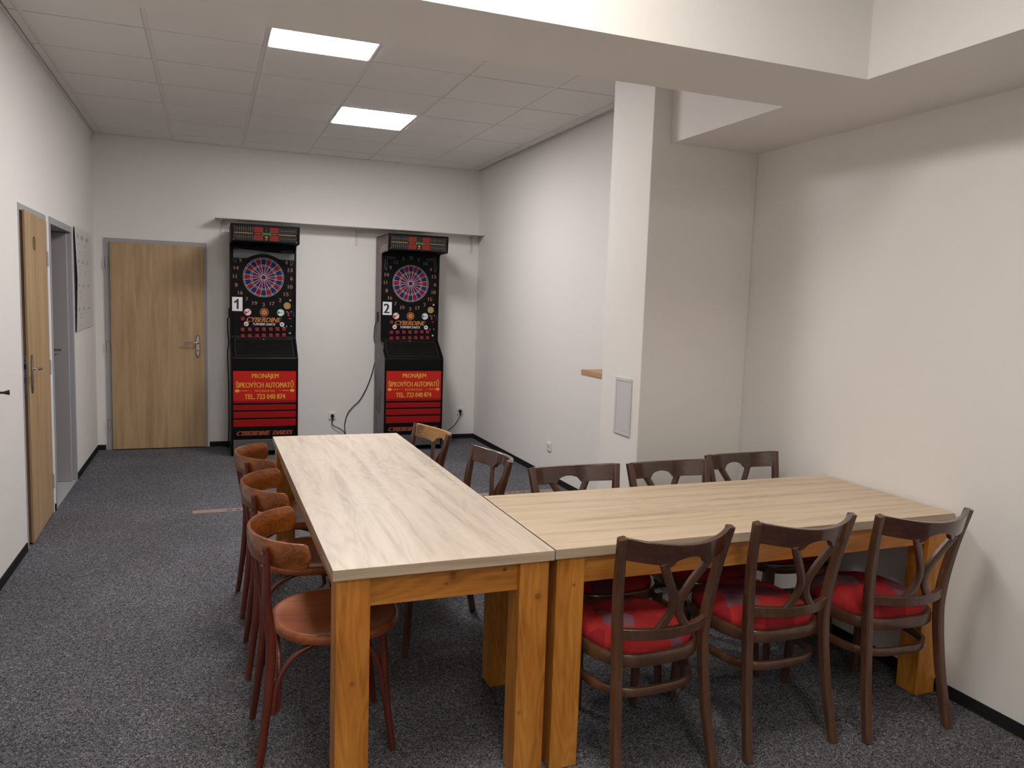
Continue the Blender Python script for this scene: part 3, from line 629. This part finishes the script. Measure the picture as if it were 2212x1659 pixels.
# ------------------------------------------------------------------ dart machines
NUMS = [20, 1, 18, 4, 13, 6, 10, 15, 2, 17, 3, 19, 7, 16, 8, 11, 14, 9, 12, 5]
def dart_machine(loc, label, num, top_band, side_art, rz=0):
    t = thing('dart_machine', label, 'dart machine', loc, rz, 'electronic dart machines against the back wall')
    prof = [(0, 0.0), (-0.50, 0.0), (-0.505, 0.05), (-0.52, 0.165), (-0.52, 0.94), (-0.51, 0.955), (-0.295, 1.12), (-0.29, 1.14), (-0.29, 1.985), (-0.31, 2.005), (-0.34, 2.012), (-0.585, 2.016), (-0.60, 2.180), (0, 2.180)]
    inner = [(0, 0.02), (-0.48, 0.02), (-0.49, 0.05), (-0.505, 0.165), (-0.510, 0.935), (-0.503, 0.947), (-0.285, 1.113), (-0.280, 1.14), (-0.280, 1.99), (-0.30, 2.015), (-0.34, 2.020), (-0.580, 2.022), (-0.594, 2.174), (0, 2.174)]
    b = MB().prism(inner, -0.290, 0.290, 0, M['black'])
    b.prism(prof, -0.305, -0.287, 0, M['black']).prism(prof, 0.287, 0.305, 0, M['black'])
    b.box(-0.29, 0.29, -0.600, -0.58, 2.160, 2.180, M['black'])
    b.build('cabinet', t, bevel=0.003, fix=True)
    # --- playing field
    yb = -0.2815; ZC = 1.704
    fld = MB(); fld.box(-0.284, 0.284, yb, yb+0.004, 1.15, 1.988, M['black_matt'])
    def bx(cx, cy): return ((cx-508)/1232, ZC-((cy-742)-0.03*(cx-508))/1232)
    yl = yb-0.0012
    for s_ in (-1, 1):    # corner ornaments
        w0 = s_*0.275; z0 = ZC+0.268
        for (p0, p1) in (((w0, z0-0.12), (w0-s_*0.012, z0)), ((w0-s_*0.012, z0), (w0-s_*0.12, z0-0.012)), ((w0-s_*0.03, z0-0.02), (w0-s_*0.02, z0-0.14)), ((w0-s_*0.03, z0-0.02), (w0-s_*0.10, z0-0.022)), ((w0, z0-0.12), (w0-s_*0.02, z0-0.14))):
            c = ((p0[0]+p1[0])/2, yl, (p0[1]+p1[1])/2); dx, dz = p1[0]-p0[0], p1[1]-p0[1]
            fld.quad(c, math.hypot(dx, dz), 0.0022, M['grey_print'], rot=math.atan2(dz, dx))
    for i, nm in enumerate(NUMS):
        a = math.radians(90-18*i); rx = 0.272 if abs(math.cos(a)) > 0.9 else 0.262
        rx = 0.262; rz_ = 0.262
        mt = M['num_grey'] if nm in (12, 5, 20, 1, 18) else M['num_orange']
        if top_band and nm in (12, 5, 20, 1, 18): continue
        ww = 0.010 if nm == 1 else 0.030 if nm == 11 else 0.042 if nm > 9 else 0.022
        fld.text(str(nm), (rx*math.cos(a), yl, ZC+rz_*math.sin(a)), ww, 0.036, mt, bold=0.06)
    x, z = bx(515, 1245); fld.text('CYBERDINE', (x, yl, z), 0.322, 0.046, M['orange'], bold=0.06, shear=0.35)
    x, z = bx(515, 1298); fld.text('TURNIER DARTS', (x, yl, z), 0.210, 0.024, M['white_print'], bold=0.03, shear=0.3)
    for cx, cy, r_, m1 in ((328, 1152, 44, 'white_print'), (516, 1155, 54, 'maroon'), (705, 1160, 44, 'white_print'), (312, 1292, 27, 'white_print'), (722, 1303, 27, 'white_print')):
        x, z = bx(cx, cy); fld.disc((x, yl, z), r_/1232, M[m1], depth=0.001)
    x, z = bx(516, 1155); fld.disc((x, yl-.001, z), 0.038, M['gold_disc'], rin=0.035); fld.disc((x, yl-.001, z), 0.024, M['amber'], depth=0.0005); fld.disc((x, yl-.0022, z), 0.008, M['disc_red'], depth=0.0005)
    x, z = bx(328, 1152); fld.add([(x, yl-.001, z), (x-0.032, yl-.001, z+0.010), (x-0.020, yl-.001, z-0.028)], [(0, 1, 2)], M['disc_red']); fld.quad((x+0.010, yl-.001, z+0.010), 0.05, 0.006, M['disc_red'], rot=0.8); fld.disc((x, yl-.001, z), 0.036, M['disc_red'], rin=0.032)
    x, z = bx(705, 1160); fld.add([(x-.004, yl-.001, z), (x-0.030, yl-.001, z+0.018), (x-0.030, yl-.001, z-0.018)], [(0, 1, 2)], M['disc_green']); fld.quad((x+0.008, yl-.001, z), 0.03, 0.004, M['disc_green']); fld.disc((x, yl-.001, z), 0.036, M['disc_green'], rin=0.033)
    for cx in (312, 722):
        x, z = bx(cx, 1298 if cx < 500 else 1303); fld.quad((x, yl-.001, z), 0.028, 0.005, M['ink'], rot=0.5); fld.quad((x-0.005, yl-.001, z+0.003), 0.012, 0.008, M['maroon'], rot=-0.4)
    for cx, cy in ((778, 1150), (830, 1150), (775, 1325), (828, 1325)):
        x, z = bx(cx, cy); fld.disc((x, yl, z), 0.0045, M['white_print'], n=10, depth=0.001)
    fld.text('PUBLIC', (bx(858, 1185)[0], yl, bx(858, 1185)[1]), 0.050, 0.007, M['grey_print'], u=(0, 0, -1), v=(1, 0, 0))
    fld.build('playing_field', t)
    if top_band:  # plain grey band with an arched lower edge, laid over the field
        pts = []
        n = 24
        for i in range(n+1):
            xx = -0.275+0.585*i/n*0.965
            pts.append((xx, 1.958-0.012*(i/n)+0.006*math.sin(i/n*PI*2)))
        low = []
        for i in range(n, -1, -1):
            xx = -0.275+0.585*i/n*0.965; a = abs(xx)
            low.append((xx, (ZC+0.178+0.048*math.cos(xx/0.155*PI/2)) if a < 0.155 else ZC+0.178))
        MB().prism(pts+low, yb-0.004, yb-0.003, 1, M['top_band']).build('arched_band', t, fix=True)['label'] = 'grey band arched over the target'
    # --- target
    tg = MB(); y = yb-0.003; RO = 0.186
    tg.disc((0, y+0.001, ZC), 0.232, M['black_matt'], n=64, depth=0.004)
    def sector(i, r0, r1, mat, dy):
        a0, a1 = math.radians(90-18*i+9), math.radians(90-18*i-9); k = 4; vs = []
        for j in range(k+1):
            a = lerp(a0, a1, j/k)
            vs += [(r0*math.cos(a), y-dy, ZC+r0*math.sin(a)), (r1*math.cos(a), y-dy, ZC+r1*math.sin(a))]
        tg.add(vs, [(2*j, 2*j+1, 2*j+3, 2*j+2) for j in range(k)], mat)
    for i in range(20):
        c1, c2 = (M['seg_blue'], M['seg_red']) if i % 2 == 0 else (M['seg_red'], M['seg_blue'])
        sector(i, 0.022, 0.108, c1, 0.0); sector(i, 0.110, 0.119, M['black_matt'], 0.0); sector(i, 0.120, 0.175, c1, 0.0); sector(i, 0.1765, 0.1865, M['black_matt'], 0.0)
        a = math.radians(90-18*i+9); rm = (0.022+0.186)/2
        tg.quad((rm*math.cos(a), y-0.0012, ZC+rm*math.sin(a)), 0.164, 0.0028, M['spider'], rot=a)
    for r_ in (0.022, 0.108, 0.120, 0.176, 0.1875): tg.disc((0, y-0.0014, ZC), r_+0.0013, M['spider'], rin=r_-0.0013, n=64)
    tg.disc((0, y-0.0014, ZC), 0.020, M['seg_dark'], depth=0.0005); tg.disc((0, y-0.002, ZC), 0.010, M['ink'], depth=0.0005)
    tg.build('target', t)
    # --- buttons
    cols = (270, 350, 432, 510, 590, 667, 743)
    for cx, cy in [(270, 1230)]+[(c, r_) for r_ in (1360, 1435) for c in cols]:
        x, z = bx(cx, cy); MB().box(-0.019, 0.019, -0.012, 0, -0.019, 0.019, M['button_red']).build('button', t, bevel=0.005, loc=(x, yb, z))
    # --- coin unit
    cu = MB(); x, z = bx(795, 1180); cu.box(x-0.008, x+0.008, yb-0.006, yb, z-0.020, z+0.020, M['disc_red'])
    x, z = bx(812, 1233); cu.box(x-0.012, x+0.012, yb-0.006, yb, z-0.005, z+0.005, M['red_ad'])
    cu.build('coin_slot', t, bevel=0.002)
    x, z = bx(780, 1078); g = MB(); g.disc((x, yb-0.004, z), 0.033, M['gold_disc'], depth=0.004); g.disc((x, yb-0.0045, z), 0.024, M['maroon'], rin=0.022)
    for q in range(8): g.disc((x+0.014*math.cos(q*PI/4), yb-0.0046, z+0.014*math.sin(q*PI/4)), 0.003, M['ink'], n=8, depth=0.0003)
    g.build('speaker_disc', t)
    for cx, cy in ((815, 1012), (812, 1408)):
        x, z = bx(cx, cy); MB().disc((x, yb-0.008, z), 0.010, M['steel'], depth=0.008, n=16).build('lock', t)
    # --- number card
    x, z = bx(197, 1056); x += 0.006
    nc = MB().box(x-0.053, x+0.053, yb-0.0065, yb-0.004, z-0.067, z+0.067, M['card']); 
    if num == '1': nc.prism([(x+0.000, z-0.048), (x+0.018, z-0.048), (x+0.018, z+0.048), (x+0.004, z+0.048), (x-0.006, z+0.034), (x-0.024, z+0.024), (x-0.024, z+0.008), (x, z+0.018)], yb-0.0075, yb-0.0064, 1, M['ink'])
    else: nc.text(num, (x, yb-0.0068, z), 0.054, 0.096, M['ink'], bold=0.045)
    nc.build('number_card', t)
    # --- score display in the header (front plane leans a little)
    h = MB(); v = Vector((0, -0.014, 0.152)).normalized(); c0 = Vector((0, -0.5867, 2.097)); nrm = Vector((1, 0, 0)).cross(v)
    W_, Hh_ = 0.575, 0.138
    def hq(u0, u1, v0, v1, mat, d=0.002): h.quad(c0+Vector((lerp(-W_/2, W_/2, (u0+u1)/2), 0, 0))+v*lerp(Hh_/2, -Hh_/2, (v0+v1)/2)+nrm*(d+0.002), (u1-u0)*W_, (v1-v0)*Hh_, mat, v=v)
    hq(0, 1, 0, 1, M['black_gloss'], 0.0)
    for v0, v1 in ((0.06, 0.42), (0.58, 0.94)):
        for u0, u1 in ((0.03, 0.30), (0.72, 0.97)):
            for k in range(9):
                uu = lerp(u0, u1, k/8); hq(uu-0.0025, uu+0.0025, v0, v1, M['grille'])
            hq(u0, u1, (v0+v1)/2-0.008, (v0+v1)/2+0.008, M['grille'])
        hq(0.315, 0.46, v0, v1, M['display_red']); hq(0.56, 0.70, v0, v1, M['display_red'])
        hq(0.315, 0.46, (v0+v1)/2-0.006, (v0+v1)/2+0.006, M['maroon'], 0.003); hq(0.56, 0.70, (v0+v1)/2-0.006, (v0+v1)/2+0.006, M['maroon'], 0.003)
    hq(0.02, 0.30, 0.46, 0.54, M['brass']); hq(0.70, 0.97, 0.46, 0.54, M['brass']); hq(0.33, 0.43, 0.48, 0.52, M['orange_dark']); hq(0.58, 0.69, 0.48, 0.52, M['orange_dark'])
    hq(0.445, 0.58, 0.42, 0.58, M['green'], 0.003); hq(0.49, 0.53, 0.66, 0.77, M['orange']); hq(0.49, 0.53, 0.84, 0.91, M['orange_dark'])
    for k in range(4): hq(0.495, 0.53, 0.12+k*0.07, 0.135+k*0.07, M['grille'])
    for u_, v_ in ((0.01, 0.03), (0.985, 0.03), (0.01, 0.95), (0.985, 0.95), (0.5, 0.03)): hq(u_-0.005, u_+0.005, v_-0.015, v_+0.015, M['white_print'])
    h.build('score_display', t)
    # --- sloping instruction panel
    ip = MB(); a0 = Vector((0, -0.503, 0.947)); a1 = Vector((0, -0.285, 1.113)); vv = (a1-a0).normalized(); nn = Vector((1, 0, 0)).cross(vv); cc = (a0+a1)/2+nn*0.003; LV = (a1-a0).length
    ip.quad(cc, 0.53, LV*0.86, M['mesh_black'], v=vv)
    for w_, h_, dx, dv in ((0.53, 0.003, 0, LV*0.43), (0.53, 0.003, 0, -LV*0.43), (0.003, LV*0.86, -0.265, 0), (0.003, LV*0.86, 0.265, 0)): ip.quad(cc+nn*0.001+Vector((dx, 0, 0))+vv*dv, w_, h_, M['num_grey'], v=vv)
    for k in range(5):
        for j in range(9):
            wd = random.uniform(0.05, 0.085); ip.quad(cc+nn*0.001+Vector((-0.21+0.105*k+(wd-0.085)/2, 0, 0))+vv*(LV*(0.32-0.08*j)), wd, 0.004, M['black'] if (j+k) % 4 == 0 else M['line_dark'], v=vv)
    ip.disc(cc+nn*0.002+vv*LV*0.45, 0.005, M['white_print'], u=(1, 0, 0), v=vv, n=8, depth=0.0005)
    ip.build('instruction_panel', t)
    # --- red advert and stripes
    yf = -0.5125
    def fx(cx, cy): return ((cx-584)/1452, 0.826-(cy-447)/1452)
    def rect(b_, x0, x1, y0, y1, mat, y_=yf):
        a_, z1_ = fx(x0, y0); c_, z0_ = fx(x1, y1); b_.box(a_, c_, y_, y_+0.004, z0_, z1_, mat)
    ad = MB(); rect(ad, 168, 1000, 462, 872, M['red_ad']); rect(ad, 168, 1000, 872, 906, M['red_dark'])
    def ft(s_, cx, cy, w_, h_, **k):
        x, z = fx(cx, cy); ad.text(s_, (x, yf-0.001, z), w_/1452, h_/1452, M['yellow'], **k)
    ft('PRONÁJEM', 588, 530, 350, 96, bold=0.022); ft('ŠIPKOVÝCH AUTOMATŮ', 584, 640, 760, 104, bold=0.02)
    ft('PRVNÍ ŠIPKOVÁ S.R.O.', 584, 733, 268, 38, bold=0.0); ft('TEL. 723 040 874', 584, 815, 535, 68, bold=0.03)
    for s_ in (-1, 1):
        x, z = fx(584+s_*365, 733)
        ad.add([(x-s_*(-0.022), yf-0.001, z), (x+s_*0.010, yf-0.001, z+0.014), (x-s_*0.012, yf-0.001, z+0.014), (x-s_*0.026, yf-0.001, z), (x-s_*0.012, yf-0.001, z-0.014), (x+s_*0.010, yf-0.001, z-0.014)], [(0, 1, 2, 3, 4, 5)], M['yellow'])
        ad.quad((x-s_*0.055, yf-0.001, z), 0.065, 0.0035, M['yellow']); ad.quad((x-s_*0.105, yf-0.001, z), 0.05, 0.0015, M['yellow'])
        for k in range(4): ad.quad((x-s_*(0.048+k*0.013), yf-0.0012, z), 0.007, 0.007, M['yellow'])
    ad.build('advert_panel', t)
    for y0_, y1_ in ((930, 1005), (1026, 1112), (1134, 1234)):
        s2 = MB(); rect(s2, 168, 1000, y0_, y1_, M['red_stripe']); s2.build('red_stripe', t, bevel=0.001)
    x, z = fx(584, 1325); lt = MB()
    lt.text('CYBERDINE  DARTS', (x, yf-0.002, z), 0.505, 0.042, M['orange_dark'], bold=0.13, shear=0.35).text('CYBERDINE  DARTS', (x, yf-0.0035, z), 0.500, 0.036, M['maroon'], bold=0.0, shear=0.35); lt.build('name_lettering', t)
    MB().prism([(-0.490, 0.055), (-0.506, 0.16), (-0.516, 0.16), (-0.530, 0.052)], -0.286, 0.286, 0, M['kick']).build('kick_plate', t, bevel=0.002, fix=True)
    # --- side connector box where the mains lead enters
    MB().box(-0.318, -0.305, -0.16, -0.12, 1.30, 1.40, M['black_rubber']).build('power_inlet', t, bevel=0.004)
    if side_art:
        pr = [(y_*0.985-0.003, lerp(1.08, z_, 0.99)) for y_, z_ in prof]
        s3 = MB().prism(pr, -0.3068, -0.3055, 0, M['art'])
        U_, V_ = Vector((0, -1, 0)), Vector((0, 0, 1)); xx = -0.3075
        s3.text('Gambinus', (xx, -0.36, 2.055), 0.36, 0.085, M['white_print'], u=Vector((0, -1, 0.06)), v=V_, bold=0.02, shear=0.2)
        for body, z_, w_, h_, dy in (('DAVÍŘ', 0.555, 0.28, 0.13, -0.20), ('PRIMO', 0.415, 0.28, 0.13, -0.20), ('III', 0.275, 0.12, 0.10, -0.11), ('GAMBRÁČ', 0.13, 0.36, 0.15, -0.22)):
            s3.text(body, (xx, dy, z_), w_, h_, M['grey_print'], u=Vector((0, -1, -0.10)), v=V_, bold=0.03)
        rr = random.Random(3)
        for k in range(26):
            s3.quad((xx, rr.uniform(-0.46, -0.08), rr.uniform(0.70, 1.12)), rr.uniform(0.01, 0.03), rr.uniform(0.02, 0.10), M['grey_print'] if k % 3 else M['art'], u=U_, rot=rr.uniform(-0.9, 0.6))
        s3.build('side_artwork', t, fix=True)['label'] = 'mauve and grey printed side panel'
    return t
dart_machine((0.495, 8.222, 0), 'black electronic dart machine with number 1 card, left of the two', '1', True, False)
dart_machine((1.9475, 8.222, 0), 'black electronic dart machine with number 2 card and printed mauve side', '2', False, True)

# ------------------------------------------------------------------ shelf over the machines
sh = thing('wall_shelf', 'long thin white shelf above the two dart machines', 'shelf', (0, D, 2.268))
MB().box(0.062, R-0.002, -0.205, 0, -0.013, 0, M['shelf_white']).build('shelf_board', sh, bevel=0.001)
for x in (0.118, 1.444, 2.707):
    b = MB().box(x-0.013, x+0.013, -0.006, 0, -0.190, -0.013, M['shelf_white']).box(x-0.013, x+0.013, -0.16, 0, -0.023, -0.013, M['shelf_white'])
    b.prism([(-0.006, -0.16), (-0.006, -0.023), (-0.13, -0.023), (-0.11, -0.034), (-0.03, -0.06)], x-0.003, x+0.003, 0, M['shelf_white'])
    for z in (-0.045, -0.10, -0.175): b.disc((x-0.004, -0.007, z), 0.004, M['steel_dark'], n=10, depth=0.001)
    b.build('shelf_bracket', sh, fix=True, bevel=0.001)
# wooden ledge on the right wall beyond the pillar
tag(MB().box(2.50, R, CFAR+0.002, 5.02, 1.037, 1.079, M['ledge_oak']).build('wall_ledge', bevel=0.002), 'brown wooden ledge on the right wall, sticking out behind the pillar', 'ledge')

# ------------------------------------------------------------------ access hatch on the pillar
ht = thing('access_hatch', 'white access hatch set in the side of the pillar', 'access hatch', (CX, 3.735, 0.99))
b = MB(); W2, H2 = 0.088, 0.158
for y0, y1, z0, z1 in ((-W2, W2, -H2, -H2+0.02), (-W2, W2, H2-0.02, H2), (-W2, -W2+0.018, -H2+0.02, H2-0.02), (W2-0.018, W2, -H2+0.02, H2-0.02)): b.box(-0.007, 0, y0, y1, z0, z1, M['panel_white'])
b.build('hatch_frame', ht, bevel=0.002)
MB().box(-0.006, -0.001, -W2+0.0195, W2-0.0195, -H2+0.0215, H2-0.0215, M['panel_white']).build('hatch_door', ht, bevel=0.001)

# ------------------------------------------------------------------ sockets and leads
def socket(loc, rz, label, plug):
    t = thing('wall_socket', label, 'socket', loc, rz, 'white wall sockets')
    MB().box(-0.041, 0.041, -0.012, 0, -0.041, 0.041, M['white_plastic']).build('face_plate', t, bevel=0.006)
    b = MB(); b.disc((0, -0.0125, 0), 0.024, M['white_plastic'], n=28, rin=0.019); b.disc((0, -0.0122, 0), 0.020, M['panel_white'], depth=0.0002)
    if not plug:
        b.disc((-0.008, -0.0126, 0.002), 0.0035, M['ink'], n=10, depth=0.0002); b.disc((0.008, -0.0126, 0.002), 0.0035, M['ink'], n=10, depth=0.0002); b.sweep([(0, -0.012, 0.012), (0, -0.024, 0.012)], 0.0025, 0.0025, M['steel'], sec='round')
    b.build('socket_insert', t)
    return t
socket((1.212, D, 0.288), 0, 'white wall socket with black plug between the two dart machines', True)
socket((2.625, D, 0.312), 0, 'white wall socket with black plug right of machine 2', True)
socket((R, 6.164, 0.290), -PI/2, 'empty white wall socket low on the right wall', False)
def lead(name, pts, label, plug=None, r_=0.0045):
    b = MB().sweep(spline(pts, 7), r_, r_, M['black_rubber'], upv=(0.02, 1, 0.03), sec='round', seg=8)
    o = b.build(name, smooth=60, fix=True); tag(o, label, 'power cable', 'black mains leads of the dart machines')
    if plug:
        x, y, z = plug; q = MB().sweep([(x, y, z), (x, y-0.022, z), (x, y-0.030, z)], [0.019, 0.018, 0.012], [0.019, 0.018, 0.012], M['black_rubber'], sec='round', seg=20)
        q.sweep([(x, y-0.022, z), (x, y-0.022, z-0.028), (x-0.001, y-0.018, z-0.050)], [0.011, 0.008, 0.006], [0.009, 0.007, 0.006], M['black_rubber'], upv=(0, 1, 0), sec='round', seg=12)
        q.build('plug', o, smooth=50, fix=True)
lead('power_cable', [(1.628, 8.09, 1.30), (1.630, 8.18, 1.24), (1.640, 8.262, 1.12), (1.660, 8.270, 1.02), (1.655, 8.270, 0.87), (1.60, 8.268, 0.66), (1.510, 8.268, 0.47), (1.43, 8.268, 0.385), (1.372, 8.268, 0.31), (1.343, 8.266, 0.205), (1.348, 8.268, 0.11), (1.37, 8.262, 0.030), (1.45, 8.255, 0.006)], 'long black cable hanging down the wall from the left side of machine 2')
lead('power_cable', [(1.211, 8.256, 0.245), (1.206, 8.256, 0.215), (1.225, 8.256, 0.182), (1.275, 8.252, 0.158), (1.322, 8.246, 0.125), (1.350, 8.236, 0.07), (1.33, 8.20, 0.006), (1.10, 8.18, 0.006), (0.83, 8.20, 0.006)], 'short black cable and plug in the socket between the dart machines', (1.212, 8.2715, 0.288))
lead('power_cable', [(2.624, 8.256, 0.268), (2.605, 8.256, 0.225), (2.560, 8.258, 0.155), (2.485, 8.262, 0.090), (2.42, 8.25, 0.03), (2.35, 8.20, 0.006), (2.28, 8.20, 0.006)], 'black cable and plug in the socket right of machine 2', (2.625, 8.2715, 0.312))
lead('power_cable', [(0.170, 8.075, 1.30), (0.172, 8.11, 1.16), (0.180, 8.12, 1.06), (0.170, 8.12, 0.96), (0.173, 8.12, 0.82), (0.179, 8.15, 0.62), (0.180, 8.19, 0.4), (0.180, 8.2, 0.2), (0.170, 8.2, 0.008), (0.14, 8.25, 0.006)], 'black cable running down the left edge of machine 1', r_=0.006)

# ------------------------------------------------------------------ sheet of results hanging on the left wall
ps = MB(); ny, nz = 14, 14; y0, y1, z0, z1 = 7.07, 8.05, 1.19, 2.03
def sheet_x(u, v_): return L+0.004+0.022*max(0, 1-u*3)*(1-abs(v_-0.5)*1.2)+0.006*(1-v_)*u
vs = [(sheet_x(i/ny, j/nz)+dx, lerp(y0, y1, i/ny), lerp(z0, z1, j/nz)+(0.014*i/ny if j == 0 else 0)) for dx in (0, 0.0012) for i in range(ny+1) for j in range(nz+1)]
q = lambda i, j: i*(nz+1)+j; off = (ny+1)*(nz+1); fs = []
for i in range(ny):
    for j in range(nz): fs += [(q(i, j), q(i+1, j), q(i+1, j+1), q(i, j+1)), (off+q(i, j), off+q(i, j+1), off+q(i+1, j+1), off+q(i+1, j))]
ps.add(vs, fs, M['paper'])
rr = random.Random(5)
def mark(y, z, w_, h_, mat):
    P_ = [(y+a*w_/2, z+b_*h_/2) for a, b_ in ((-1, -1), (1, -1), (1, 1), (-1, 1))]
    ps.add([(sheet_x((a-y0)/(y1-y0), (b_-z0)/(z1-z0))+0.0022, a, b_) for a, b_ in P_], [(0, 1, 2, 3)], mat)
for k, z in enumerate((1.96, 1.76, 1.565, 1.37)):
    for y in (7.24, 7.52, 7.80):
        mark(y, z, 0.10 if k else 0.13, 0.022 if k else 0.035, M['pencil'])
        if k < 4: mark(y, z-0.012, 0.2, 0.003, M['pencil'])
for z in (1.90, 1.84, 1.72, 1.69, 1.66, 1.52, 1.50, 1.46, 1.33, 1.30, 1.24): mark(7.33+rr.uniform(-.02, .02), z, 0.04, 0.012, M['pencil_dark'])
for z in (1.91, 1.89, 1.85, 1.67): mark(7.66, z, 0.03, 0.010, M['pencil_dark'])
tag(ps.build('results_sheet', smooth=60), 'large thin sheet with faint tables hanging on the left wall beside the corner', 'wall sheet')
# black knob at the edge of view on the left wall
kb = MB().sweep([(L, 4.60, 0.994), (L+0.02, 4.60, 0.994), (L+0.045, 4.61, 0.994)], [0.006, 0.006, 0.014], [0.006, 0.006, 0.014], M['black_rubber'], sec='round', seg=16)
tag(kb.build('coat_hook', smooth=50, fix=True), 'small black hook on the left wall at the left edge of the picture', 'hook')

# ------------------------------------------------------------------ throw line strip on the carpet
tp = MB().box(-0.115, 2.70, 5.715, 5.800, 0.0, 0.004, M['tape'])
tp.text('TUNEL', (2.40, 5.752, 0.0048), 0.33, 0.045, M['tape_ink'], u=(1, 0, 0), v=(0, 1, 0), bold=0.02)
tp.text('IE', (2.13, 5.752, 0.0048), 0.06, 0.045, M['tape_ink'], u=(1, 0, 0), v=(0, 1, 0), bold=0.02)
tp.text('D A R T S', (0.23, 5.752, 0.0048), 0.24, 0.03, M['tape_ink'], u=(1, 0, 0), v=(0, 1, 0), bold=0.01)
tag(tp.build('throw_line', bevel=0.001), 'flat strip with dark lettering across the carpet in front of the dart machines', 'floor strip')
